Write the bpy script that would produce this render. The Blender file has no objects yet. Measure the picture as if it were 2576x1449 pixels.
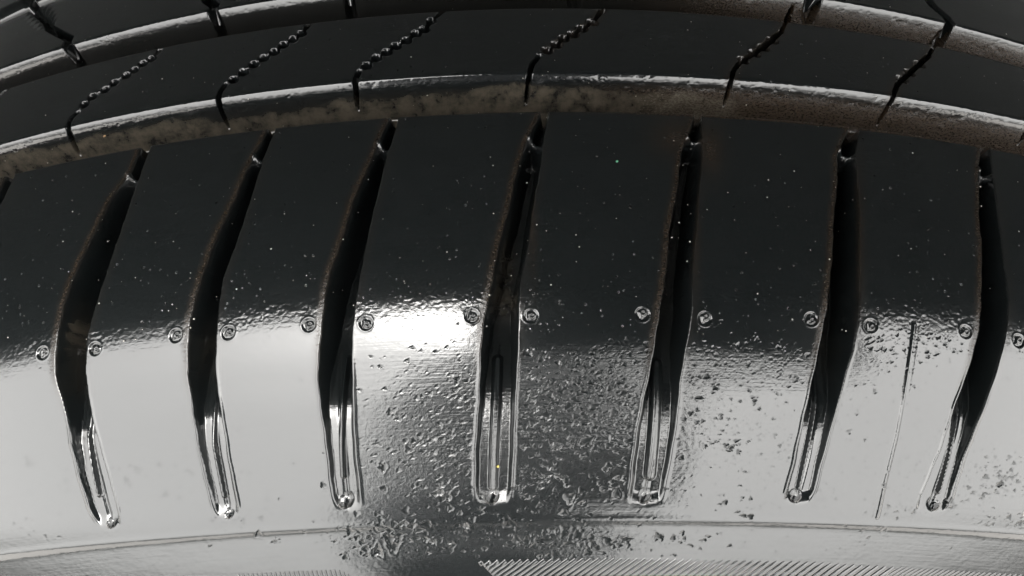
import bpy, math, random
import numpy as np
from mathutils import Vector, Matrix
sc = bpy.context.scene
R = math.radians
rng = np.random.default_rng(7)

# ------------------------------------------------------------------ camera
CX, CY, CZ = -0.0035, 0.0, 0.3964
AL, RO, FP = R(50.0), R(-0.81), 1860.0      # tilt below horizontal, roll, focal length in 2576-px units
cam = bpy.data.objects.new('camera', bpy.data.cameras.new('camera'))
sc.collection.objects.link(cam); sc.camera = cam
rt = Vector((1, 0, 0)); up = Vector((0, math.sin(AL), math.cos(AL))); fw = Vector((0, math.cos(AL), -math.sin(AL)))
cr, sr = math.cos(RO), math.sin(RO)
right = rt*cr + up*sr
upv = -rt*sr + up*cr
cam.matrix_world = Matrix(((right.x, upv.x, -fw.x, CX), (right.y, upv.y, -fw.y, CY), (right.z, upv.z, -fw.z, CZ), (0, 0, 0, 1)))
cam.data.sensor_width = 36; cam.data.lens = 36*FP/2576
cam.data.clip_start = 0.005; cam.data.clip_end = 500

# ------------------------------------------------------------------ world, sun, exposure
w = bpy.data.worlds.new('World'); sc.world = w; w.use_nodes = True
nt = w.node_tree; bg = nt.nodes['Background']
sky = nt.nodes.new('ShaderNodeTexSky'); sky.sky_type = 'NISHITA'; sky.sun_disc = False
SUN_EL, SUN_AZ = R(87), R(200)      # azimuth clockwise from +Y
sky.sun_elevation = SUN_EL; sky.sun_rotation = SUN_AZ
sky.air_density = 1.0; sky.dust_density = 6.0; sky.ozone_density = 1.0
hs = nt.nodes.new('ShaderNodeHueSaturation'); hs.inputs['Saturation'].default_value = 0.03
nt.links.new(sky.outputs[0], hs.inputs['Color']); tn = nt.nodes.new('ShaderNodeVectorMath'); tn.operation = 'MULTIPLY'; tn.inputs[1].default_value = (1.0, .985, .955)   # warm-grey overcast
nt.links.new(hs.outputs[0], tn.inputs[0]); nt.links.new(tn.outputs[0], bg.inputs['Color'])
bg.inputs['Strength'].default_value = 0.15
sl = bpy.data.lights.new('sun', 'SUN'); sl.energy = 0.5; sl.angle = R(50); sl.color = (1, .97, .93)
so = bpy.data.objects.new('sun', sl); sc.collection.objects.link(so)
sd = Vector((math.sin(SUN_AZ)*math.cos(SUN_EL), math.cos(SUN_AZ)*math.cos(SUN_EL), math.sin(SUN_EL)))
so.rotation_euler = sd.to_track_quat('Z', 'Y').to_euler()
so.location = sd*3
vs = sc.view_settings; vs.view_transform = 'Standard'; vs.look = 'None'; vs.gamma = 1; vs.exposure = 3.74

# ------------------------------------------------------------------ helpers
def tag(o, label=None, cat=None, group=None, kind=None):
    for k, v in (('label', label), ('category', cat), ('group', group), ('kind', kind)):
        if v: o[k] = v
    return o
def link(name, me, mat=None, parent=None):
    o = bpy.data.objects.new(name, me); sc.collection.objects.link(o)
    if parent: o.parent = parent
    if mat and me and not me.materials: me.materials.append(mat)
    return o
def fast_mesh(name, V, Q, uv=None, attrs=None, smooth=True):
    me = bpy.data.meshes.new(name)
    n, m = len(V), len(Q)
    me.vertices.add(n); me.vertices.foreach_set('co', V.astype(np.float32).ravel())
    k = Q.shape[1]
    me.loops.add(m*k); me.loops.foreach_set('vertex_index', Q.astype(np.int32).ravel())
    me.polygons.add(m); me.polygons.foreach_set('loop_start', np.arange(0, m*k, k, dtype=np.int32))
    me.polygons.foreach_set('loop_total', np.full(m, k, dtype=np.int32))
    me.update(calc_edges=True)
    if smooth: me.polygons.foreach_set('use_smooth', np.ones(m, dtype=bool))
    if uv is not None:
        l = me.uv_layers.new(name='UVMap'); l.data.foreach_set('uv', uv[Q.ravel()].astype(np.float32).ravel())
    for an, av in (attrs or {}).items():
        a = me.attributes.new(an, 'FLOAT', 'POINT'); a.data.foreach_set('value', av.astype(np.float32))
    me.update()
    return me
def smooth(x): x = np.clip(x, 0, 1); return x*x*(3-2*x)

# ------------------------------------------------------------------ tyre cross-section  r(y); y runs away from the outer sidewall
# crown line through tread, shoulder and sidewall (metres)
crown = [(.0205, .2830), (.0235, .2880), (.0285, .2951), (.0335, .3010), (.0365, .3043), (.0395, .3075), (.044, .3112), (.050, .3160), (.0545, .3192),
         (.0580, .3213), (.0605, .3226), (.0650, .3242), (.0720, .3260), (.0810, .3276), (.0912, .3288), (.1000, .3295), (.1185, .3300), (.1400, .3303), (.1650, .3300), (.185, .3292), (.200, .326), (.215, .318), (.229, .303), (.238, .280), (.240,.262)]
cy_, cr_ = np.array(crown).T
# smooth it
ydense = np.linspace(cy_[0], cy_[-1], 6000)
def gauss(v, n):
    k = np.exp(-.5*(np.arange(-3*n, 3*n+1)/n)**2); k /= k.sum()
    return np.convolve(np.pad(v, 3*n, mode='edge'), k, 'valid')
rbase = gauss(np.interp(ydense, cy_, cr_), 26)
def Rb(y): return np.interp(y, ydense, rbase)
# circumferential grooves: near lip y, far lip y, depth
G1 = (.0912, .0999, .0068); G2 = (.1185, .1283, .0070); G3 = (.1545, .1625, .0070); G4 = (.184, .190, .006)
def groove(y, g, draft_n=.0009, draft_f=.0016, lip=.0006):
    a, b, d = g
    return -d*.96*np.minimum(smooth((y-a)/draft_n), smooth((b+.0004-y)/.0023)**1.35)
rfull = rbase.copy()
for g in (G1, G2, G3, G4): rfull += groove(ydense, g)
# bead line and the ledge under the shoulder, (C6): a proud thin rib, then the recessed band
YB = .0376
rfull += .00010*np.exp(-((ydense-YB)/.00030)**2)
rfull -= .00012*smooth((YB-ydense)/.0003)
rfull = gauss(rfull, 4)
def Rf(y): return np.interp(y, ydense, rfull)

# pixel of the photograph (2576 wide) -> (theta, y) on the revolved surface
camp = np.array([CX, CY, CZ]); RT, UP, FW = [np.array(v) for v in (right, upv, fw)]
ts = np.linspace(.05, .40, 5000)
def px2s(pts):
    out = []
    for x, v in pts:
        d = FW + RT*((x-1288)/FP) - UP*((v-724.5)/FP)
        P = camp + ts[:, None]*d
        rho = np.hypot(P[:, 0], P[:, 2]); y = P[:, 1]
        ins = np.nonzero((rho < Rf(y)) & (y > .0206) & (y < .238))[0]
        i = ins[0] if len(ins) else int(np.argmin(np.abs(rho-Rf(y))))
        out.append((math.atan2(P[i, 0], P[i, 2]), y[i]))
    return np.array(out)
def proj(th, y, r):
    P = np.stack([r*np.sin(th), y, r*np.cos(th)], -1)-camp
    d = P@FW
    return 1288+FP*(P@RT)/d, 724.5-FP*(P@UP)/d

# ------------------------------------------------------------------ lateral shoulder grooves traced as surface curves
SG = [ # left edge, right edge
 ([(352,375),(325,440),(292,480),(228,600),(185,700),(155,790),(143,860),(141,938),(169,1044),(180,1114),(201,1192),(226,1273),(249,1328)],
  [(376,375),(348,455),(330,500),(298,600),(262,700),(235,790),(218,860),(214,938),(232,1044),(250,1114),(270,1192),(293,1273),(308,1328)]),
 ([(670,330),(640,392),(590,500),(545,600),(505,700),(486,780),(476,850),(472,938),(487,1026),(508,1150),(529,1245),(547,1303)],
  [(692,330),(664,392),(632,500),(597,600),(562,700),(548,780),(543,850),(543,938),(554,1026),(573,1150),(594,1245),(604,1303)]),
 ([(980,298),(950,365),(893,500),(860,600),(830,700),(814,780),(806,850),(803,938),(812,1050),(824,1150),(838,1245),(848,1283)],
  [(1002,298),(978,380),(946,500),(925,600),(903,700),(892,780),(886,850),(884,938),(888,1050),(895,1150),(904,1245),(908,1283)]),
 ([(1360,288),(1325,350),(1290,480),(1262,600),(1235,720),(1220,800),(1212,900),(1205,1000),(1200,1100),(1198,1200),(1198,1270)],
  [(1380,288),(1366,370),(1348,480),(1330,600),(1308,720),(1303,800),(1300,900),(1296,1000),(1291,1100),(1286,1200),(1282,1270)]),
 ([(1746,293),(1718,370),(1702,480),(1685,590),(1672,700),(1660,800),(1645,880),(1625,980),(1608,1080),(1592,1180),(1578,1272)],
  [(1766,293),(1768,370),(1760,480),(1750,590),(1742,700),(1738,790),(1725,870),(1710,960),(1700,1050),(1685,1150),(1664,1270)]),
 ([(2122,312),(2108,390),(2104,480),(2098,580),(2090,680),(2082,780),(2065,850),(2048,930),(2030,1030),(2005,1130),(1985,1210),(1967,1268)],
  [(2140,312),(2150,390),(2160,480),(2163,580),(2164,680),(2158,800),(2145,880),(2120,960),(2095,1050),(2070,1150),(2050,1230),(2036,1268)]),
 ([(2470,370),(2460,445),(2466,560),(2470,660),(2470,760),(2458,850),(2435,940),(2400,1030),(2365,1130),(2330,1220),(2300,1292)],
  [(2488,370),(2498,445),(2512,560),(2526,660),(2536,760),(2530,850),(2510,920),(2480,1000),(2450,1080),(2420,1160),(2376,1292)]),
]
yg = np.linspace(.036, .0925, 300)
def edge(pts):
    s = px2s(pts); o = np.argsort(s[:, 1]); return np.interp(yg, s[o, 1], s[o, 0]), s[:, 1].min(), s[:, 1].max()
grooves = []
for l, r_ in SG:
    L, a, b = edge(l); Rr, a2, b2 = edge(r_)
    grooves.append([L, Rr, (a+a2)/2])
first, last = grooves[0], grooves[-1]
mid = grooves[3]
pitch = .0505
def shifted(g, d): return [g[0]+d, g[1]+d, g[2]]
zt = px2s([(25, 450)])[0, 0]-px2s([(364, 385)])[0, 0]
left = [shifted(first, zt)]; rightg = []
for k in range(1, 6): left.insert(0, shifted(first, zt-k*pitch))
for k in range(1, 6): rightg.append(shifted(last, k*pitch))
NL = len(left)
grooves = left+grooves+rightg
span = (grooves[-1][0][150]+pitch)-grooves[0][0][150]
rest = 2*math.pi-span; nrest = int(rest/pitch)
for k in range(nrest): grooves.append(shifted(last, 5*pitch+(k+1)*rest/nrest*.999))

depth_y = px2s([(1300, v) for v in (300, 345, 362, 420, 700, 840, 900, 960, 1020, 1100, 1200, 1262)])[:, 1]
depth_v = np.array([.0045, .0040, .0050, .0062, .0060, .0052, .0040, .0024, .0013, .0008, .0006, .0005])
do = np.argsort(depth_y)
_gy = np.linspace(.036, .0925, 1200); _gd = gauss(np.interp(_gy, depth_y[do], depth_v[do]), 28)
def gdepth(y): return np.interp(y, _gy, _gd)

# circles (wear marks), sipes
dimples = [(108,888),(240,878),(443,845),(575,838),(777,818),(921,814),(1187,795),(1335,795),(1616,790),(1773,802),(2040,803),(2190,820),(2428,835),(2562,858)]
SIPES = [([(402,128),(388,142)], [(381,148),(360,160),(339,176),(318,190),(288,208),(265,226),(233,243),(212,263)], [(195,283),(180,296),(172,318),(180,345),(193,376)]),
 ([(776,62),(765,78)], [(758,85),(737,99),(713,113),(690,131),(663,146),(639,162),(612,182),(587,201)], [(568,212),(556,228),(550,250),(558,282),(571,310)]),
 ([(1112,30),(1095,45)], [(1085,53),(1067,74),(1046,85),(1023,102),(996,116),(972,132),(947,146),(922,166)], [(903,180),(894,200),(896,225),(899,263)]),
 ([(1516,25),(1498,48)], [(1490,56),(1464,72),(1441,86),(1418,97),(1399,113),(1376,127)], [(1355,140),(1338,162),(1331,198),(1324,247)]),
 ([(1980,53),(1965,80)], [(1943,102),(1921,120),(1897,134),(1869,152)], [(1965,80),(1900,132),(1862,156),(1845,178),(1837,212),(1824,252)]),
 ([(2346,112),(2336,140)], [(2313,162),(2288,183),(2268,200)], [(2336,140),(2290,182),(2258,212),(2250,233),(2239,261),(2214,300)]),
 ([(18,226),(0,240)], [(-20,250),(-45,265),(-75,285),(-105,305)], [(-130,325),(-155,360),(-165,400),(-150,430)]),
 ([(2690,190),(2675,215)], [(2650,240),(2625,262)], [(2675,215),(2610,275),(2592,305),(2570,350)])]
UP_SIPES = [[(62,-40),(71,0),(83,22),(98,36),(113,48),(124,70),(150,84),(174,96),(167,113),(184,132),(203,158)],
 [(500,-40),(521,0),(540,13),(536,34),(549,60),(561,85)], [(862,-40),(879,0),(885,40)],
 [(2040,-30),(2038,0),(2046,28)], [(2325,-10),(2350,18),(2382,45),(2387,67),(2372,97)], [(1420,-60),(1440,-20),(1450,10)]]
def seg_dist(TH, Y, pts, rr=.33):
    X = TH*rr; D = np.full(TH.shape, 9.)
    for (t0, y0), (t1, y1) in zip(pts[:-1], pts[1:]):
        ax, ay, bx, by = t0*rr, y0, t1*rr, y1
        dx, dy = bx-ax, by-ay; q = np.clip(((X-ax)*dx+(Y-ay)*dy)/(dx*dx+dy*dy+1e-12), 0, 1)
        D = np.minimum(D, np.hypot(X-ax-q*dx, Y-ay-q*dy))
    return D

# ------------------------------------------------------------------ height field over (theta, y)
def box(TH, AR, th, ar, rad):
    """index window of the grid around a surface point"""
    i0, i1 = np.searchsorted(AR, [ar-rad, ar+rad])
    if i1 <= i0: return None
    row = TH[(i0+i1)//2 if (i0+i1)//2 < len(TH) else -1]
    j0, j1 = np.searchsorted(row, [th-rad/.31, th+rad/.31])
    if j1 <= j0: return None
    return slice(max(i0, 0), i1), slice(max(j0-2, 0), j1+2)
def field(TH, Yr, fine):
    """TH [rows, cols], Yr [rows]: displacement along the cross-section normal, and masks"""
    H = np.zeros(TH.shape); Dirt = np.zeros(TH.shape); Dry = np.zeros(TH.shape)
    gi = (Yr > .036) & (Yr < .0924)
    rows = np.nonzero(gi)[0]
    y = Yr[rows]; dep = np.clip(gdepth(y)-np.where(y > .08, Rb(y)-Rf(y), 0), 0, 1)[:, None]
    owner = np.full(TH.shape, 0, int)
    for L, Rr, yend in (grooves if len(rows) > 3 else []):
        l = np.interp(y, yg, L)[:, None]; r_ = np.interp(y, yg, Rr)[:, None]
        T = TH[rows]
        c0 = np.searchsorted(T[0], l.min()-.06); c1 = np.searchsorted(T[0], r_.max()+.06)
        lo = min(np.searchsorted(T[k], l.min()-.02) for k in (0, len(rows)//2, -1)); hi = max(np.searchsorted(T[k], r_.max()+.02) for k in (0, len(rows)//2, -1))
        owner[rows, :] += (TH[rows] > .5*(l+r_))
        if hi <= lo: continue
        T = T[:, lo:hi]
        wob = (.00010*np.sin(y*520+L[5]*77)+.00004*np.sin(y*1900+L[5]*41))[:, None]
        dl = (T-l)*.325+wob; dr = (r_-T)*.325+wob*.6; d = np.minimum(dl, dr); W = (r_-l)*.325
        low = smooth((.0575-y)/.008)[:, None]             # the shallow lower half of the groove
        wall = (.00105*(1-low)+.0005*low)
        endf = smooth(((y-yend+.0003)/.0016)[:, None]-.22*np.abs((T-.5*(l+r_))*.325/(.5*W))**2)
        h = -dep*smooth(d/wall+.06)*(d > -.06*wall)*endf
        # tie bar near the top of the groove
        # low part: soft central crease/bar, rims on both edges
        u = (T-l)/(r_-l)
        rim = .00010*np.exp(-((d+.00022)/.00018)**2)*low*endf
        cre = np.interp(y, [.038, .044, .05, .054], [.5, .55, .5, .4])[:, None]
        crease = -.00022*np.exp(-(((u-cre)*W)/.0003)**2)*low*endf*(d > 0)
        H[rows, lo:hi] += h+rim+crease
        Dirt[rows, lo:hi] = np.maximum(Dirt[rows, lo:hi], (1-low)*smooth((-d+.0002)/.0005)*smooth((d+.0013)/.0009)*(.1+.5*(dl < dr)))
    # finger-like bars standing in the lower channels
    if fine:
        for pts, wpx, hh in (([(1250,905),(1248,1000),(1243,1120),(1240,1225)], .00055, .0011), ([(1664,915),(1655,1010),(1645,1110),(1636,1195)], .0007, .0010),
                             ([(853,900),(854,1000),(857,1120),(862,1200)], .00035, .0009), ([(522,945),(524,1020),(533,1120),(560,1250)], .0003, .0006), ([(205,990),(208,1100),(243,1248)], .0003, .0005),
                             ([(2075,930),(2060,1030),(2030,1150),(2012,1230)], .0003, .0007), ([(2447,950),(2425,1040),(2395,1150),(2365,1240)], .0003, .0006)):
            s = px2s(pts); m = (Yr > s[:, 1].min()-.002) & (Yr < s[:, 1].max()+.002); rr = np.nonzero(m)[0]
            if len(rr) < 3: continue
            lo = min(np.searchsorted(TH[k], s[:, 0].min()-.02) for k in (rr[0], rr[-1])); hi = max(np.searchsorted(TH[k], s[:, 0].max()+.02) for k in (rr[0], rr[-1]))
            D = seg_dist(TH[rr, lo:hi], np.broadcast_to(Yr[rr, None]*1.25, (len(rr), hi-lo)), [(a, b*1.25) for a, b in s])
            H[rr, lo:hi] += hh*smooth((wpx*1.25-D)/max(wpx*.7, .00032))
        # bridges (tie bars) at the top of each groove
        for p, q in (((322,438),(352,462)), ((640,392),(668,412)), ((955,358),(982,392)), ((1331,345),(1368,372)), ((1732,346),(1766,352)), ((2112,378),(2152,392)), ((2466,428),(2500,445))):
            s = px2s([p, q]); rr = np.nonzero((Yr > s[:, 1].min()-.003) & (Yr < s[:, 1].max()+.003))[0]
            lo = np.searchsorted(TH[rr[0]], s[:, 0].min()-.02); hi = np.searchsorted(TH[rr[0]], s[:, 0].max()+.02)
            D = seg_dist(TH[rr, lo:hi], np.broadcast_to(Yr[rr, None], (len(rr), hi-lo)), s)
            D1 = seg_dist(TH[rr, lo:hi], np.broadcast_to(Yr[rr, None], (len(rr), hi-lo)), s[:1].repeat(2, 0)+np.array([[0, 0], [0, 1e-6]]))
            H[rr, lo:hi] += (0-H[rr, lo:hi])*smooth((.00075-D)/.0005)*.8 + .00035*np.exp(-(D1/.0005)**2)
        # round moulded marks
        for p in dimples:
            (th, yy), = px2s([p])
            b = box(TH, Yr, th, yy, .0022)
            if b is None: continue
            X = (TH[b]-th)*.322; Yd = (Yr[b[0]]-yy)[:, None]*1.15
            rad = np.hypot(X, Yd); a0 = .00095
            h = -.00017*smooth((a0*(1+.04*np.sin(2*np.arctan2(Yd, X)+th*50))-rad)/.0002)
            ring = .00004*np.exp(-((rad-a0-.0001)/.00011)**2)
            ph = rng.uniform(-.4, .4); x2 = X*math.cos(ph)+Yd*math.sin(ph); y2 = -X*math.sin(ph)+Yd*math.cos(ph)
            stem = np.exp(-((x2+.00025)/.00014)**2)*smooth((.0006-np.abs(y2))/.0002)
            bow = np.exp(-((np.hypot(x2-.00018, y2-rng.uniform(-.0002, .0002))-.00030)/.00013)**2)
            H[b] += h+ring+.00026*np.maximum(stem, bow)*(rad < a0*.85)
        # vertical mould flash line on the right-hand block
        for pts, ww, hh in (([(2300,815),(2285,930),(2255,1100),(2225,1220),(2205,1306)], .00016, .00009), ):
            s = px2s(pts); rr = np.nonzero((Yr > s[:, 1].min()) & (Yr < s[:, 1].max()))[0]
            lo = np.searchsorted(TH[rr[0]], s[:, 0].min()-.03); hi = np.searchsorted(TH[rr[0]], s[:, 0].max()+.03)
            D = seg_dist(TH[rr, lo:hi], np.broadcast_to(Yr[rr, None], (len(rr), hi-lo)), s)
            H[rr, lo:hi] += hh*np.exp(-(D/ww)**2)-.00003*np.exp(-((D-.0005)/.0002)**2)
        # sipes in the rib between the two long grooves: slot, row of round holes, slot running out over the lip
        for top, beads, low_ in SIPES:
            for poly, ww, dd in ((top, .0006, .003), (low_, .00055, .0032), (beads, .0005, .0022)):
                s = px2s(poly); rr = np.nonzero((Yr > s[:, 1].min()-.002) & (Yr < s[:, 1].max()+.002))[0]
                if len(rr) < 3: continue
                lo = min(np.searchsorted(TH[k], s[:, 0].min()-.02) for k in (rr[0], rr[-1])); hi = max(np.searchsorted(TH[k], s[:, 0].max()+.02) for k in (rr[0], rr[-1]))
                if hi-lo < 4: continue
                D = seg_dist(TH[rr, lo:hi], np.broadcast_to(Yr[rr, None], (len(rr), hi-lo)), s)
                wn = .6 if poly is top else 1
                tap = np.interp(Yr[rr], np.sort(s[:, 1]), np.linspace(.55, 1, len(s)))[:, None]*ww
                H[rr, lo:hi] = np.minimum(H[rr, lo:hi], -dd*smooth((tap-D)/.00035))
                Dirt[rr, lo:hi] = np.maximum(Dirt[rr, lo:hi], .4*np.exp(-((D-.0007)/.0004)**2)*(s[0, 0] > .02))
            s = px2s(beads)
            for k, (th, yy) in enumerate(s):
                b = box(TH, Yr, th, yy, .0025)
                if b is None: continue
                X = (TH[b]-th)*.33; Yd = (Yr[b[0]]-yy)[:, None]
                rad = np.hypot(X+Yd*.3, Yd*.95)
                H[b] = np.minimum(H[b], -.0022*smooth((.00100-rad)/.00028))
                pass
        for poly in UP_SIPES:
            s = px2s(poly); rr = np.nonzero((Yr > s[:, 1].min()-.003) & (Yr < s[:, 1].max()+.003))[0]
            if len(rr) < 3: continue
            lo = min(np.searchsorted(TH[k], s[:, 0].min()-.02) for k in (rr[0], rr[-1])); hi = max(np.searchsorted(TH[k], s[:, 0].max()+.02) for k in (rr[0], rr[-1]))
            if hi-lo < 4: continue
            D = seg_dist(TH[rr, lo:hi], np.broadcast_to(Yr[rr, None], (len(rr), hi-lo)), s)
            H[rr, lo:hi] = np.minimum(H[rr, lo:hi], -.003*smooth((.0011-D)/.0009))
        # pits in the water film and beads standing on it
        def stamp(n, cx, cy, sx, sy, rmin, rmax, amp, lim=None):
            K = max(4, n//14); cc = np.stack([rng.normal(cx, sx, K), rng.normal(cy, sy, K)], -1)
            P = np.stack([rng.normal(cx, sx, n), rng.normal(cy, sy, n)], -1)
            kk = rng.integers(0, K, n); cl = rng.random(n) < .6
            P[cl] = cc[kk[cl]]+np.stack([rng.normal(0, 32, n), rng.normal(0, 11, n)], -1)[cl]
            P = P[(P[:, 0] > -60) & (P[:, 0] < 2640) & (P[:, 1] > 780) & (P[:, 1] < 1405)]
            if not len(P): return
            S = px2s(P)
            for (th, yy) in S:
                pw = rng.uniform(.15, 1)*min(1, (amp/.00006)**1.7)
                r0 = rmin+(rmax-rmin)*rng.random()**3
                b = box(TH, Yr, th, yy, r0*2.2)
                if b is None or H[b].min() < -.0006: continue
                X = (TH[b]-th)*.31; Yd = (Yr[b[0]]-yy)[:, None]*1.35
                a, e = (rng.uniform(0, math.pi), rng.uniform(.6, 1.1)) if rng.random() < .55 else (rng.normal(0, .15), rng.uniform(.25, .5))
                x2 = X*math.cos(a)+Yd*math.sin(a); y2 = (-X*math.sin(a)+Yd*math.cos(a))/e
                ang = np.arctan2(y2, x2)
                rad = np.hypot(x2, y2)*(1+.22*np.sin(3*ang+rng.uniform(0, 6))+.12*np.sin(5*ang+rng.uniform(0, 6)))
                dep = amp*min(1, r0/.0004)
                Dry[b] = np.maximum(Dry[b], smooth((r0*.97-rad)/(r0*.18))*pw)
                H[b] += -dep*smooth((r0-rad)/(r0*.6)) + .22*dep*np.exp(-((rad-r0*1.1)/(r0*.22))**2)
        stamp(1900, 1330, 1120, 210, 110, .00008, .00050, .00006)
        stamp(1300, 1500, 980, 200, 70, .00008, .0004, .00006)
        stamp(500, 1950, 900, 170, 35, .00008, .0003, .00005)
        stamp(600, 1300, 1355, 240, 26, .00009, .0005, .00006)
        stamp(22, 1380, 1150, 190, 90, .0006, .0012, .00009)
        stamp(12, 1350, 1360, 240, 20, .0006, .0010, .00009)
        stamp(400, 1870, 1020, 130, 110, .00008, .0004, .00005)
        stamp(300, 2300, 870, 110, 30, .00010, .0004, .00005)
        stamp(250, 2480, 1230, 90, 60, .00010, .0005, .00005)
        stamp(500, 1200, 1150, 1100, 220, .00008, .0003, .00003)
        stamp(160, 350, 1230, 260, 60, .00015, .0006, .000025)
        stamp(900, 1950, 1120, 260, 120, .00007, .00028, .000028)
        stamp(300, 2350, 1200, 160, 80, .00007, .0003, .00003)
    return H, Dirt, Dry, owner

# ------------------------------------------------------------------ materials
def mat_new(n):
    m = bpy.data.materials.new(n); m.use_nodes = True
    t = m.node_tree; return m, t, t.nodes['Principled BSDF']
def rubber():
    m, t, b = mat_new('wet black rubber')
    N, L = t.nodes.new, t.links.new
    uv = N('ShaderNodeUVMap'); uv.uv_map = 'UVMap'
    def mapn(sx, sy):
        mp = N('ShaderNodeMapping'); mp.inputs['Scale'].default_value = (sx, sy, 1); L(uv.outputs[0], mp.inputs[0]); return mp.outputs[0]
    def noise(vec, scale, det=3, rough=.55):
        n = N('ShaderNodeTexNoise'); n.inputs['Scale'].default_value = scale; n.inputs['Detail'].default_value = det; n.inputs['Roughness'].default_value = rough
        L(vec, n.inputs['Vector']); return n.outputs['Fac']
    def attr(a): n = N('ShaderNodeAttribute'); n.attribute_name = a; return n.outputs['Fac']
    def mth(op, a, b_=None, clamp=False):
        n = N('ShaderNodeMath'); n.operation = op; n.use_clamp = clamp
        for i, v in enumerate((a, b_)):
            if v is None: continue
            if isinstance(v, (int, float)): n.inputs[i].default_value = v
            else: L(v, n.inputs[i])
        return n.outputs[0]
    def ramp(v, a, b_, lo=0., hi=1.):
        n = N('ShaderNodeMapRange'); n.interpolation_type = 'SMOOTHSTEP'
        for i, q in enumerate((a, b_, lo, hi)): n.inputs[1+i].default_value = q
        L(v, n.inputs[0]); return n.outputs[0]
    streak = noise(mapn(120, 3200), 1, 4, .6)
    grain = noise(mapn(1, 1), 5200, 2, .5)
    mid_ = noise(mapn(1, 1), 1500, 6, .7)
    wide = noise(mapn(150, 380), 1, 4, .6)
    dirt, dry, rough_ = attr('dirt'), attr('dry'), attr('bend')
    d2 = mth('MULTIPLY', dirt, ramp(noise(mapn(1, 1.5), 2300, 9, .75), .30, .70))
    col = N('ShaderNodeMix'); col.data_type = 'RGBA'
    col.inputs[6].default_value = (.0044, .0054, .0056, 1)
    silt = attr('silt'); s2 = mth('MULTIPLY', silt, ramp(noise(mapn(1, 1), 420, 7, .72), .30, .66))
    cs = N('ShaderNodeMix'); cs.data_type = 'RGBA'; cs.inputs[7].default_value = (.048, .041, .031, 1); col.inputs[7].default_value = (.028, .0155, .0065, 1)
    L(d2, col.inputs[0]); L(s2, cs.inputs[0]); L(col.outputs[2], cs.inputs[6]); L(cs.outputs[2], b.inputs['Base Color'])
    rg = mth('ADD', mth('ADD', .30, mth('MULTIPLY', d2, .35)), mth('MULTIPLY', dry, .05), True)
    L(rg, b.inputs['Roughness'])
    b.inputs['Specular IOR Level'].default_value = .06; b.inputs['Coat Weight'].default_value = 1; b.inputs['Coat IOR'].default_value = 1.6
    crg = mth('ADD', mth('ADD', mth('ADD', .035, mth('ADD', mth('MULTIPLY', wide, .07), mth('MULTIPLY', dry, .10))), mth('MULTIPLY', d2, .45)), mth('MULTIPLY', rough_, .10), True)
    L(crg, b.inputs['Coat Roughness'])
    L(mth('MULTIPLY', mth('SUBTRACT', 1, mth('MULTIPLY', d2, .6), True), mth('SUBTRACT', 1, mth('MULTIPLY', attr('pit'), .93), True)), b.inputs['Coat Weight'])
    # relief in metres
    h = mth('MULTIPLY', streak, mth('ADD', .0000090, mth('MULTIPLY', dry, .000024)))
    h = mth('ADD', h, mth('MULTIPLY', grain, mth('ADD', .0000012, mth('ADD', mth('MULTIPLY', rough_, .000022), mth('MULTIPLY', dry, .00001)))))
    h = mth('ADD', h, mth('MULTIPLY', mid_, mth('ADD', .000006, mth('MULTIPLY', dry, .00002))))
    h = mth('ADD', h, mth('MULTIPLY', wide, .000018))
    h = mth('ADD', h, mth('MULTIPLY', mth('MULTIPLY', grain, d2), .00003))
    bp = N('ShaderNodeBump'); bp.inputs['Distance'].default_value = 1.0; bp.inputs['Strength'].default_value = 1
    L(h, bp.inputs['Height']); L(bp.outputs[0], b.inputs['Normal']); L(bp.outputs[0], b.inputs['Coat Normal'])
    return m
M_RUB = rubber()
def simple(n, col, rough, metal=0, coat=0):
    m, t, b = mat_new(n); b.inputs['Base Color'].default_value = (*col, 1); b.inputs['Roughness'].default_value = rough
    b.inputs['Metallic'].default_value = metal; b.inputs['Coat Weight'].default_value = coat
    ns = t.nodes.new('ShaderNodeTexNoise'); ns.inputs['Scale'].default_value = 900; ns.inputs['Detail'].default_value = 4
    tc = t.nodes.new('ShaderNodeTexCoord'); t.links.new(tc.outputs['Object'], ns.inputs['Vector'])
    bp = t.nodes.new('ShaderNodeBump'); bp.inputs['Distance'].default_value = .0001; bp.inputs['Strength'].default_value = .3
    t.links.new(ns.outputs['Fac'], bp.inputs['Height']); t.links.new(bp.outputs[0], b.inputs['Normal'])
    return m
def water():
    m, t, b = mat_new('clear water')
    b.inputs['Base Color'].default_value = (1, 1, 1, 1); b.inputs['Roughness'].default_value = .02
    b.inputs['IOR'].default_value = 1.36; b.inputs['Transmission Weight'].default_value = 1
    return m
M_WAT = water()
M_GRIT = simple('wet sand grain', (.30, .19, .09), .35, 0, 1)

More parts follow.
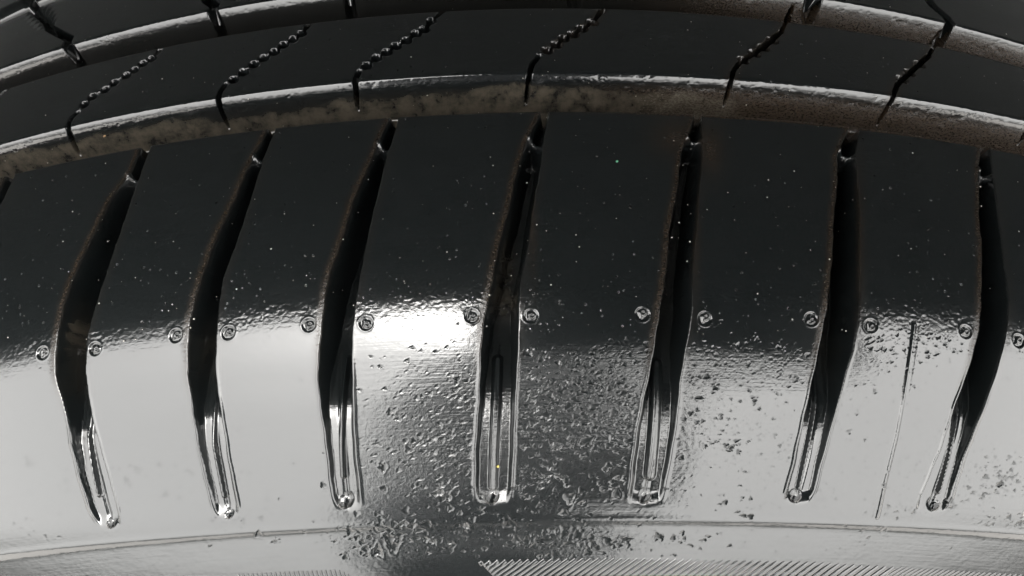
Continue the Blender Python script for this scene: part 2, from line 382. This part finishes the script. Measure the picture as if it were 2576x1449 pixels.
# ------------------------------------------------------------------ tyre
tyre = bpy.data.objects.new('car_tyre', None); sc.collection.objects.link(tyre)
tag(tyre, 'wet black car tyre seen close up from above its shoulder', 'tyre')
BLOCKS = []
def build_grid(Yr, TH, fine):
    r0 = Rf(Yr)
    dr = np.gradient(r0, Yr); nrm = np.stack([-dr, np.ones_like(dr)], -1)     # (y, r) normal of the cross-section
    nrm /= np.linalg.norm(nrm, axis=1)[:, None]
    drb = np.gradient(gauss(rbase, 30), ydense); sb = np.interp(Yr, ydense, drb)
    nb = np.stack([-sb, np.ones_like(sb)], -1); nb /= np.linalg.norm(nb, axis=1)[:, None]
    H, Dirt, Dry, owner = field(TH, Yr, fine)
    if fine:
        def fn(sy, sx):      # smooth random relief on the grid, unit variance
            a = rng.standard_normal(TH.shape); fy = np.fft.fftfreq(TH.shape[0])[:, None]; fx = np.fft.rfftfreq(TH.shape[1])[None]
            a = np.fft.irfft2(np.fft.rfft2(a)*np.exp(-2*(np.pi**2)*((fy*sy)**2+(fx*sx)**2)), s=TH.shape); return a/a.std()
        f1, f2, f3 = fn(1.0, 1.0), fn(2.2, 2.2), fn(9, 12)
        Y2 = Yr[:, None]
        lipn = sum(np.exp(-((Y2-c)/.0008)**2) for c in (.0996, .1281))
        wallm = ((Y2 > .0925) & (Y2 < .1000)) | ((Y2 > .120) & (Y2 < .1285))
        px9, py9 = proj(TH, Y2*np.ones_like(TH), r0[:, None]*np.ones_like(TH))
        dryz = np.clip(np.exp(-((px9-1330)/340)**2-((py9-1110)/200)**2)+.8*np.exp(-((px9-1560)/330)**2-((py9-950)/100)**2)+.5*np.exp(-((px9-1950)/300)**2-((py9-930)/70)**2)+np.exp(-((px9-1300)/330)**2-((py9-1370)/40)**2), 0, 1)*(.5+.5*smooth((fn(5, 14)+1)/1.5))
        brk = smooth((f3+.9)/1.6)
        bz = np.exp(-((Y2-.0607)/.0024)**2)*(.35+.65*brk)
        H = H + f1*(.0000012+.0000090*bz+.0000032*dryz+.0000060*lipn) + f2*(.0000022*bz+.0000012*dryz+.000005*lipn+.000009*wallm*smooth((px9-1300)/500)) + f3*.000003
    rr = r0[:, None]+H*nb[:, 1:2]; yy = Yr[:, None]+H*nb[:, 0:1]
    # on the walls of the long grooves a sipe goes into the wall instead of down
    wall = (np.abs(dr) > 1.2)[:, None] & (Yr > .0915)[:, None] & (H < -1e-5)
    sg = np.sign(-dr)[:, None]
    rr = np.where(wall, r0[:, None]+.15*H, rr); yy = np.where(wall, Yr[:, None]+np.clip(H, -.0022, 0)*sg, yy)
    # uneven rubber: slow waviness of the lips
    V = np.stack([rr*np.sin(TH), yy, rr*np.cos(TH)], -1)
    return V, H, Dirt, Dry, owner, r0

# rows: dense where the photograph shows them
yy = np.linspace(.0207, .1720, 60000)
px_, py_ = proj(np.full_like(yy, .03), yy, Rf(yy))
dpy = np.abs(np.gradient(py_)); ds = np.hypot(np.gradient(yy), np.gradient(Rf(yy)))
vis = ((py_ > -130) & (py_ < 1560)).astype(float)
dens = (dpy*1.0+ds*1860/.16*.30)*vis + ds*1860/.16*.10*(1-vis)
cum = np.cumsum(dens); NR = 960
Yr = np.interp(np.linspace(cum[0], cum[-1], NR), cum, yy)
# columns: fan that follows the frame
dcam = np.array([((np.array([0, y, r])-camp)@FW) for y, r in zip(Yr, Rf(Yr))])
half = 1288/FP*dcam/Rf(Yr)*1.14
half = np.maximum.accumulate(gauss(half, 25)[:len(Yr)])
NC = 1180; NM = 90
v = np.concatenate([-1-np.linspace(.45, .45/NM, NM), np.linspace(-1, 1, NC), 1+np.linspace(.45/NM, .45, NM)])
TH = half[:, None]*v[None, :]-.004
V, H, Dirt, Pit, owner, r0 = build_grid(Yr, TH, True)
PX, PY = proj(TH, Yr[:, None]*np.ones_like(TH), r0[:, None]*np.ones_like(TH))
# how the film lies: broken film patch low in the middle, fine spray along the shoulder bend, silt in the long grooves
def blob(cx, cy, sx, sy): return np.exp(-((PX-cx)/sx)**2-((PY-cy)/sy)**2)
dry = np.clip(blob(1300,1110,330,190)*1.0+blob(1560,960,330,100)*.9+blob(1950,930,250,50)*.6+blob(1300,1370,330,45)*.9+blob(1080,1180,260,120)*.5+blob(2500,1260,140,60)*.5, 0, 1)
bend = np.exp(-((Yr[:, None]-.0600)/.0026)**2)*np.ones_like(TH)*.55 + np.exp(-((Yr[:, None]-.0640)/.003)**2)*.25
ing1 = ((Yr > .0905) & (Yr < .1000))[:, None]; ing2 = ((Yr > .1178) & (Yr < .1290))[:, None]
Dirt = np.maximum(Dirt, .55*np.clip(blob(1700, 345, 60, 45)+blob(1790, 380, 30, 60)+blob(2160, 600, 14, 200)*.8+blob(1750, 560, 12, 180)*.7+blob(1340, 560, 12, 150)*.6, 0, 1)*(H > -.0006))
Dirt = np.maximum(Dirt, ing1*np.clip(.12+.88*smooth((PX-1350)/500), 0, 1)*smooth((.0996-Yr[:, None])/.0005)); Dirt = np.maximum(Dirt, ing2*(.15+.85*smooth((PX-1500)/500))*smooth((.1281-Yr[:, None])/.0005))
gutter = np.abs(owner)
nr, nc = TH.shape
idx = np.arange(nr*nc).reshape(nr, nc)
Q = np.stack([idx[:-1, :-1], idx[:-1, 1:], idx[1:, 1:], idx[1:, :-1]], -1)     # rows go away (+y), cols go right
Vf = V.reshape(-1, 3)
gu = np.gradient(V, axis=1); gv = np.gradient(V, axis=0); NF = np.cross(gu, gv); NF /= np.linalg.norm(NF, axis=-1)[..., None]
if (NF[nr//2, nc//2]*V[nr//2, nc//2]).sum() < 0: NF = -NF
NF = NF.reshape(-1, 3)
arc = np.concatenate([[0], np.cumsum(np.hypot(np.diff(Yr), np.diff(r0)))])
UV = np.stack([TH*.325, np.broadcast_to(arc[:, None], TH.shape)], -1).reshape(-1, 2)
n1 = sum(np.sin(PX/w_+ph)*a_ for w_, ph, a_ in ((190, 1, .5), (71, 2, .3), (33, .4, .2), (14, 3, .12)))
silt = smooth((.09925+.0003*n1-Yr[:, None])/.00025)*((Yr > .0915) & (Yr < .0996))[:, None]*smooth((1930+60*n1-PX)/120)
silt = np.maximum(silt, (H < -.0015)*np.clip(blob(196, 920, 26, 60)+blob(525, 880, 26, 60)+blob(1265, 640, 24, 110)*.7+blob(1275, 745, 22, 30)*.8+blob(160, 840, 20, 60)+blob(2110, 760, 20, 120)*.5+blob(1700, 640, 14, 150)*.4, 0, 1)*1.0)
silt = np.maximum(silt, ((Yr > .1186) & (Yr < .1255))[:, None]*smooth((500-PX)/400)*.25)
AT = {'silt': silt.ravel(), 'pit': Pit.ravel(), 'dirt': Dirt.ravel(), 'dry': dry.ravel(), 'bend': bend.ravel()}
# part of each face: 0 carcass (groove floors), 1 lower sidewall, then every block of its own
Hc = H[:-1, :-1]; Yc = Yr[:-1, None]*np.ones((1, nc-1)); Oc = owner[:-1, :-1]
part = np.zeros(Hc.shape, int)
inblk = (Yc > YB+.0004) & (Yc < G1[0]+.0005) & (Hc > -.0012*np.clip((Yc-.045)/.01, .12, 1))
part[inblk] = 100+Oc[inblk]
part[Yc <= YB+.0004] = 1
def rib_owner(sp_list):
    o = np.zeros((nr-1, nc-1), int)
    for s in sp_list:
        s = s[np.argsort(s[:, 1])]
        o += TH[:-1, :-1] > np.interp(Yr[:-1], s[:, 1], s[:, 0])[:, None]
    return o
ribc = (Yc >= G1[1]-.0007) & (Yc < G2[0]+.0004) & (Hc > -.0012)
ro = rib_owner([px2s(list(t)+list(b)+list(l)) for t, b, l in SIPES])
part[ribc] = 300+ro[ribc]
ribd = (Yc >= G2[1]-.0008) & (Yc < G3[0]+.0004) & (Hc > -.0012)
ro = rib_owner([px2s(s) for s in UP_SIPES]); part[ribd] = 500+ro[ribd]
part[(Yc >= G3[1]-.0008)] = 700
DM = px2s(dimples)
for i_, (th_, y_) in enumerate(DM):
    rd = np.hypot((TH[:-1, :-1]-th_)*.322, (Yc-y_)*1.15); m_ = (rd < .00125) & (part >= 100) & (part < 200)
    if m_.sum(): part[m_] = 100000+1000*i_+np.bincount(part[m_]).argmax()
Qf = Q.reshape(-1, 4); pf = part.ravel()
BLK = {}
lab = {0: 'groove_floor', 1: 'sidewall', 2: 'sidewall', 700: 'centre_rib'}
for p in np.unique(pf):
    q = Qf[pf == p]
    if len(q) < 60: pf[pf == p] = 0
for p in np.unique(pf):
    q = Qf[pf == p]; u, inv = np.unique(q, return_inverse=True)
    nm = lab.get(int(p)) or ('moulded_mark' if p > 9999 else 'shoulder_block' if p < 300 else 'rib_block' if p < 500 else 'inner_rib_block')
    me = fast_mesh(nm, Vf[u], inv.reshape(-1, 4), UV[u], {k: a[u] for k, a in AT.items()})
    me.normals_split_custom_set_from_vertices(NF[u].astype(np.float32))
    o = link(nm, me, M_RUB, BLK.get(int(p) % 1000, tyre) if p > 9999 else tyre); BLK[int(p)] = o
# the rest of the tyre, coarser, all the way round and across
Yc2 = np.concatenate([Yr[::8], [Yr[-1]], np.linspace(.1725, .2395, 90)])
lastrow = list(Yr[::8]).__len__()
half2 = np.concatenate([half[::8], [half[-1]], np.full(90, half[-1])])
nseg = 520
k = np.linspace(0, 1, nseg)
thA = half2*1.45-.004; thB = 2*math.pi-half2*1.45-.004
TH2 = thA[:, None]+(thB-thA)[:, None]*k[None, :]
V2, H2, D2, Dr2, ow2, _ = build_grid(Yc2, TH2, False)
n2, m2 = TH2.shape; i2 = np.arange(n2*m2).reshape(n2, m2)
Q2 = np.stack([i2[:-1, :-1], i2[:-1, 1:], i2[1:, 1:], i2[1:, :-1]], -1).reshape(-1, 4)
UV2 = np.stack([TH2*.325, np.broadcast_to(Yc2[:, None], TH2.shape)], -1).reshape(-1, 2)
z = np.zeros(n2*m2)
link('far_tread', fast_mesh('far_tread', V2.reshape(-1, 3), Q2, UV2, {'silt': z, 'dirt': D2.ravel(), 'dry': z, 'bend': z}), M_RUB, tyre)
# back half of the crown within the detailed sector, and the lower sidewalls to the bead
Yk = np.linspace(.1720, .2395, 90); THk = np.linspace(-half[-1]*1.45-.004, half[-1]*1.45-.004, 120)[None, :]*np.ones((90, 1))
Vk, Hk, Dk, _, _, _ = build_grid(Yk, THk, False); ik = np.arange(90*120).reshape(90, 120)
Qk = np.stack([ik[:-1, :-1], ik[:-1, 1:], ik[1:, 1:], ik[1:, :-1]], -1).reshape(-1, 4)
link('back_tread', fast_mesh('back_tread', Vk.reshape(-1, 3), Qk, np.stack([THk*.325, Yk[:, None]+THk*0], -1).reshape(-1, 2), {'dirt': Dk.ravel(), 'dry': np.zeros(90*120), 'bend': np.zeros(90*120)}), M_RUB, tyre)
def lathe(name, prof, mat, parent, n=256):
    P = np.array(prof); t = np.linspace(0, 2*math.pi, n+1)
    VV = np.stack([P[:, None, 1]*np.sin(t)[None], P[:, None, 0]+0*t[None], P[:, None, 1]*np.cos(t)[None]], -1)
    a = len(P); i = np.arange(a*(n+1)).reshape(a, n+1)
    q = np.stack([i[:-1, :-1], i[:-1, 1:], i[1:, 1:], i[1:, :-1]], -1).reshape(-1, 4)
    uvv = np.stack([np.broadcast_to(t*.3, (a, n+1)), np.broadcast_to(np.linspace(0, .1, a)[:, None], (a, n+1))], -1).reshape(-1, 2)
    zz = np.zeros(a*(n+1))
    return link(name, fast_mesh(name, VV.reshape(-1, 3), q, uvv, {'dirt': zz, 'dry': zz, 'bend': zz}), mat, parent)
lathe('lower_sidewall', [(.0207, Rf(.0207)), (.0185, .250), (.0185, .235), (.022, .220), (.030, .208), (.036, .203)], M_RUB, tyre)
lathe('inner_sidewall', [(.2395, Rf(.2395)), (.2405, .250), (.240, .235), (.236, .220), (.228, .208), (.222, .203)], M_RUB, tyre)

# striped panels pressed into the sidewall: every ridge its own small bar
def panel(label, quads, wdt, hgt):
    hgt *= .42
    pr = bpy.data.objects.new('ridged_panel', None); sc.collection.objects.link(pr); pr.parent = tyre; pr['label'] = label
    for p, q in quads:
        s = px2s([p, q]); n = 7; f = np.linspace(0, 1, n)
        th = s[0, 0]+(s[1, 0]-s[0, 0])*f; y = s[0, 1]+(s[1, 1]-s[0, 1])*f
        dv = np.array([(th[-1]-th[0])*.3, (y[-1]-y[0])*1.4]); dv /= np.linalg.norm(dv); pe = np.array([-dv[1], dv[0]])
        rows = []
        for a, hh in ((-1, -.0002), (-.72, .45), (-.38, .9), (0, 1), (.38, .9), (.72, .45), (1, -.0002)):
            t2 = th+pe[0]*a*wdt/.3; y2 = y+pe[1]*a*wdt/1.4
            hp = (hgt*hh if hh > 0 else -.0002)*np.minimum(1, np.minimum(f, 1-f)*8+.15)+(.0)
            r2 = Rf(y2)+hp*.8; y3 = y2-hp*.6
            rows.append(np.stack([r2*np.sin(t2), y3, r2*np.cos(t2)], -1))
        W = np.array(rows); a, b = W.shape[:2]; i = np.arange(a*b).reshape(a, b)
        qd = np.stack([i[:-1, :-1], i[:-1, 1:], i[1:, 1:], i[1:, :-1]], -1).reshape(-1, 4)
        if dv[1] > 0 or True: pass
        zz = np.zeros(a*b)
        me = fast_mesh('ridge', W.reshape(-1, 3), qd, np.stack([(i*.0001).ravel(), (i*.0001).ravel()], -1), {'dirt': zz, 'dry': zz, 'bend': zz})
        link('ridge', me, M_RUB, pr)
    return pr
def top7(x): return np.interp(x, [579, 847, 1194, 1536, 1681, 2105, 2576, 2800], [1439, 1427, 1411, 1405, 1405, 1414, 1442, 1458])
qs = []
x = 1215
while x < 2260:
    y0 = top7(x+60)+4; run = 185
    xs, ys = x-run, y0+125
    if xs < 1205+ (ys-1411)*.9:     # the slanted left end of the panel
        f = (x-1205-(y0-1411)*.9)/((x-xs)+(ys-y0)*.9); f = max(.05, min(1, f)); xs = x-run*f; ys = y0+125*f
    qs.append(((x, y0), (xs, ys))); x += 19.5
panel('panel of slanting ridges low on the right of the sidewall', qs, .00043, .00042)
qs = []; x = 2270
while x < 2800:
    y0 = top7(x)+5; qs.append(((x, y0), (x-190, y0+110))); x += 13
panel('finer ridges at the right end of the ridged panel', qs, .00028, .00026)
qs = []; x = 600
while x < 890:
    y0 = top7(x)+6+max(0, (x-850)*.5); qs.append(((x, y0), (x+45, y0+120))); x += 11.5
panel('short panel of near-upright ridges at the lower left', qs, .00026, .00028)

# ------------------------------------------------------------------ water and grit on the tyre
def surf(th, y, lift=0.):
    r = float(Rf(y)); dr = float((np.interp(y+2e-4, ydense, rbase)-np.interp(y-2e-4, ydense, rbase))/4e-4)
    n = np.array([-dr, 1.]); n /= np.linalg.norm(n)
    N3 = Vector((n[1]*math.sin(th), n[0], n[1]*math.cos(th)))
    return Vector((r*math.sin(th), y, r*math.cos(th)))+N3*lift, N3
def dome(th, y, rad, hgt, squash=1., seg=10, rings=3, lift=0.):
    P, N3 = surf(th, y, lift); t1 = N3.orthogonal().normalized(); t2 = N3.cross(t1)
    a0 = random.uniform(0, 6); vs_ = []
    for i in range(rings):
        f = i/rings; rr = rad*math.cos(f*math.pi/2)
        for j in range(seg):
            a = a0+2*math.pi*j/seg
            vs_.append(P+t1*(rr*math.cos(a))+t2*(rr*squash*math.sin(a))+N3*(hgt*math.sin(f*math.pi/2)-(0.00002 if i == 0 else 0)))
    vs_.append(P+N3*hgt)
    fs = []
    for i in range(rings-1):
        for j in range(seg): fs.append((i*seg+j, i*seg+(j+1) % seg, (i+1)*seg+(j+1) % seg, (i+1)*seg+j))
    top = len(vs_)-1
    for j in range(seg): fs.append(((rings-1)*seg+j, (rings-1)*seg+(j+1) % seg, top))
    return vs_, fs
random.seed(3)
def scatter(name, label, cat, pts, rmin, rmax, mat, hk=.7, seg=9):
    VV, FF = [], []
    S = px2s(pts)
    for th, y in S:
        r = rmin+(rmax-rmin)*random.random()**3
        a, f = dome(th, y, r, r*hk*random.uniform(.7, 1.1), random.uniform(.8, 1.2), seg)
        o = len(VV); VV += a; FF += [tuple(i+o for i in q) for q in f]
    me = bpy.data.meshes.new(name); me.from_pydata(VV, [], FF); me.polygons.foreach_set('use_smooth', [True]*len(me.polygons))
    o = link(name, me, mat); tag(o, label, cat, None, 'stuff'); return o
M_DROP = M_WAT
def drop(px, name, label, cat, rad, sq, mat, grp=None, hk=.35):
    (th, y), = px2s([px]); b0 = surf(th, y)[0]
    random.seed(int(px[0])); a, f = dome(th, y, rad, rad*hk, sq, 22, 7)
    me = bpy.data.meshes.new(name); me.from_pydata([v_-b0 for v_ in a], [], f); me.polygons.foreach_set('use_smooth', [True]*len(me.polygons))
    o = link(name, me, mat); o.location = b0; tag(o, label, cat, grp)
G_ = 'water drops at the lower ends of the shoulder grooves'
for px, lb, rad in (((280, 1318), 'water drop at the foot of the leftmost full shoulder groove', .00075), ((575, 1294), 'water drop at the foot of the second shoulder groove from the left', .0007),
                    ((868, 1262), 'water drop at the foot of the third shoulder groove from the left', .0011), ((1238, 1252), 'water drop at the foot of the middle shoulder groove', .0010),
                    ((1622, 1250), 'water drop at the foot of the shoulder groove right of the middle one', .0010), ((2002, 1250), 'water drop at the foot of the groove left of the thin mould line', .0009),
                    ((2352, 1272), 'water drop at the foot of the rightmost full shoulder groove', .0008)):
    drop(px, 'water_drop', lb, 'water drop', rad, .8, M_WAT, G_)
drop((1552, 407), 'green_speck', 'tiny green speck on the dark block right of the middle groove', 'speck', .00022, .8, simple('green grit', (.04, .16, .09), .5), None, .8)
drop((1253, 1174), 'yellow_speck', 'tiny yellow speck low in the middle shoulder groove', 'speck', .0002, .8, simple('yellow grit', (.35, .28, .07), .5), None, 1.)
drop((265, 344), 'tan_speck', 'small tan speck on the silt in the long groove at left', 'speck', .0003, .7, simple('tan grit', (.2, .12, .06), .7), None, .6)
def on_block(p):     # keep beads off the lateral grooves
    (th, y), = px2s([p])
    for L, Rr, ye in grooves[NL-1:NL+8]:
        if y < .0915 and np.interp(y, yg, L)-.002 < th < np.interp(y, yg, Rr)+.002: return False
    return True
pts = []
while len(pts) < 850:
    x = random.uniform(-20, 2600); yv = random.uniform(20, 830)
    if random.random() < .35: yv = random.gauss(740, 60)
    if 180 < yv < 300 and random.random() < .6: continue
    if on_block((x, yv)): pts.append((x, yv))
scatter('fine_water_beads', 'tiny water beads scattered over the dark tread blocks', 'water beads', pts, .00006, .00022, M_WAT, .55)
scatter('dust_specks', 'fine pale grit specks stuck to the wet rubber', 'grit', [(random.uniform(0, 2576), random.uniform(10, 860)) for _ in range(300)], .00004, .00013, simple('pale grit', (.30, .28, .25), .6), .6, 6)

# ------------------------------------------------------------------ car body round the wheel (outside the frame; it is what the tread reflects)
M_LIN = simple('black wheel arch liner', (.045, .049, .050), .75)
M_PNT = simple('dark grey car paint', (.03, .03, .033), .35, 0, 1)
body = bpy.data.objects.new('car_wing', None); sc.collection.objects.link(body)
tag(body, 'dark car wing and wheel arch above the tyre, out of frame', 'car wing')
RA, YL = .50, .008
t = np.linspace(-1.75, 1.75, 97)
def sheet(name, rows, mat):
    W = np.array(rows); a, b = W.shape[:2]; i = np.arange(a*b).reshape(a, b)
    q = np.stack([i[:-1, :-1], i[:-1, 1:], i[1:, 1:], i[1:, :-1]], -1).reshape(-1, 4)
    return link(name, fast_mesh(name, W.reshape(-1, 3), q), mat, body)
sheet('arch_liner', [np.stack([rr*np.sin(t), 0*t+y, rr*np.cos(t)], -1) for y, rr in ((YL, RA), (YL+.004, RA+.012), (.30, RA+.02), (.36, RA-.06), (.37, .2))], M_LIN)
def outer(y, k, hgt):
    # flares from the round arch lip to a straight panel
    X = RA*np.sin(t); Z = RA*np.cos(t)
    X2 = np.clip(X*1.9, -1.1, 1.1); Z2 = np.where(np.cos(t) > -.0, hgt, Z)
    return np.stack([X*(1-k)+X2*k, 0*t+y, Z*(1-k)+Z2*k], -1)
sheet('wing_panel', [outer(YL, 0, .75), outer(YL-.006, .03, .75), outer(YL-.002, .10, .75), outer(YL+.02, .5, .75), outer(YL+.06, 1, .75)], M_PNT)
sheet('bonnet', [outer(YL+.06, 1, .75), outer(.25, 1, .80), outer(.9, 1, .84)], M_PNT)

# the phone that takes the picture, mirrored in the wet sidewall
def rbox(name, sx, sy, sz, rad, mat, parent, loc=(0, 0, 0)):
    import bmesh
    bm = bmesh.new(); bmesh.ops.create_cube(bm, size=1)
    for v_ in bm.verts: v_.co = Vector((v_.co.x*sx, v_.co.y*sy, v_.co.z*sz))
    ez = [e for e in bm.edges if abs((e.verts[0].co-e.verts[1].co).z) > sz*.5]
    bmesh.ops.bevel(bm, geom=ez, offset=rad, segments=8, affect='EDGES', profile=.5)
    bm.verts.ensure_lookup_table()
    bmesh.ops.translate(bm, vec=Vector(loc), verts=bm.verts)
    me = bpy.data.meshes.new(name); bm.to_mesh(me); bm.free()
    return link(name, me, mat, parent)
M_PH = simple('black phone glass', (.01, .01, .011), .3)
phone = bpy.data.objects.new('smartphone', None); sc.collection.objects.link(phone)
tag(phone, 'dark smartphone held over the tyre, mirrored in the wet sidewall', 'phone')
rbox('phone_body', .147, .072, .008, .012, M_PH, phone)
rbox('camera_bump', .034, .036, .003, .008, M_PH, phone, (-.052, .015, -.0052))
PH_T = (.058, .034, .014)    # offset of the phone's middle from the lens: right, up, back (in camera axes)
PH_R = R(-4)
mr = Matrix.Rotation(PH_R, 4, 'Z')
phone.matrix_world = cam.matrix_world @ Matrix.Translation(PH_T) @ mr

# ground under the wheel and the person holding the phone, both outside the frame
gm, gt, gb = mat_new('grey concrete'); gb.inputs['Base Color'].default_value = (.28, .27, .26, 1); gb.inputs['Roughness'].default_value = .8
gs = bpy.data.meshes.new('ground'); gs.from_pydata([(-40, -40, -.331), (40, -40, -.331), (40, 40, -.331), (-40, 40, -.331)], [], [(0, 1, 2, 3)])
tag(link('ground', gs, gm), None, None, None, 'structure')
M_CLO = simple('dark cloth', (.075, .075, .08), .9); M_SKIN = simple('skin', (.35, .2, .14), .5); M_HAIR = simple('dark hair', (.01, .008, .006), .6)
person = bpy.data.objects.new('person', None); sc.collection.objects.link(person)
tag(person, 'crouching person in dark clothes holding the phone, mirrored in the wet rubber', 'person')
def skin(name, joints, edges, radii, mat, root=0):
    me = bpy.data.meshes.new(name); me.from_pydata(joints, edges, [])
    o = link(name, me, mat, person)
    m = o.modifiers.new('skin', 'SKIN')
    for i, v_ in enumerate(me.skin_vertices[0].data):
        v_.radius = (radii[i], radii[i]) if not isinstance(radii[i], tuple) else radii[i]; v_.use_root = i == root
    o.modifiers.new('sub', 'SUBSURF').levels = 2; o.modifiers['sub'].render_levels = 2
    return o
PX0 = -.02; PY0 = -.46
ZU = .41
J = [(PX0, PY0-.05, .02), (PX0, PY0-.02, .18), (PX0, PY0+.02, .36), (PX0, PY0+.05, .48), (PX0, PY0+.08, .56), (PX0, PY0+.11, .64), (PX0, PY0+.12, .72),
     (PX0+.115, PY0+.05, .46), (PX0+.17, PY0+.16, .24), (PX0+.10, PY0+.40, .34), (PX0+.11, PY0+.47, .375),
     (PX0-.115, PY0+.05, .46), (PX0-.25, PY0+.14, .25), (PX0-.12, PY0+.14, .03),
     (PX0+.06, PY0-.05, .0), (PX0+.06, PY0+.06, .10), (PX0+.06, PY0-.04, -.22), (PX0+.06, PY0+.08, -.30),
     (PX0-.06, PY0-.05, .0), (PX0-.06, PY0+.06, .08), (PX0-.06, PY0-.04, -.22), (PX0-.06, PY0+.08, -.30)]
E_ = [(0,1),(1,2),(2,3),(3,4),(4,5),(5,6),(3,7),(7,8),(8,9),(9,10),(3,11),(11,12),(12,13),(0,14),(14,15),(15,16),(16,17),(0,18),(18,19),(19,20),(20,21)]
RD = [.085,.085,(.10,.09),(.095,.08),.055,.085,.08,.06,.045,.032,.03,.06,.045,.035,.06,.05,.04,.03,.06,.05,.04,.03]
J = [(x_, y_, z_+(ZU if i_ < 13 or i_ in (14, 18) else 0)) for i_, (x_, y_, z_) in enumerate(J)]
J[9] = (.04, -.22, .45); J[10] = (.05, -.06, .425); J[8] = (.10, -.36, .50); J[12] = (-.12, -.36, .44); J[13] = (-.05, -.22, .34)
skin('body', J, E_, RD, M_CLO)
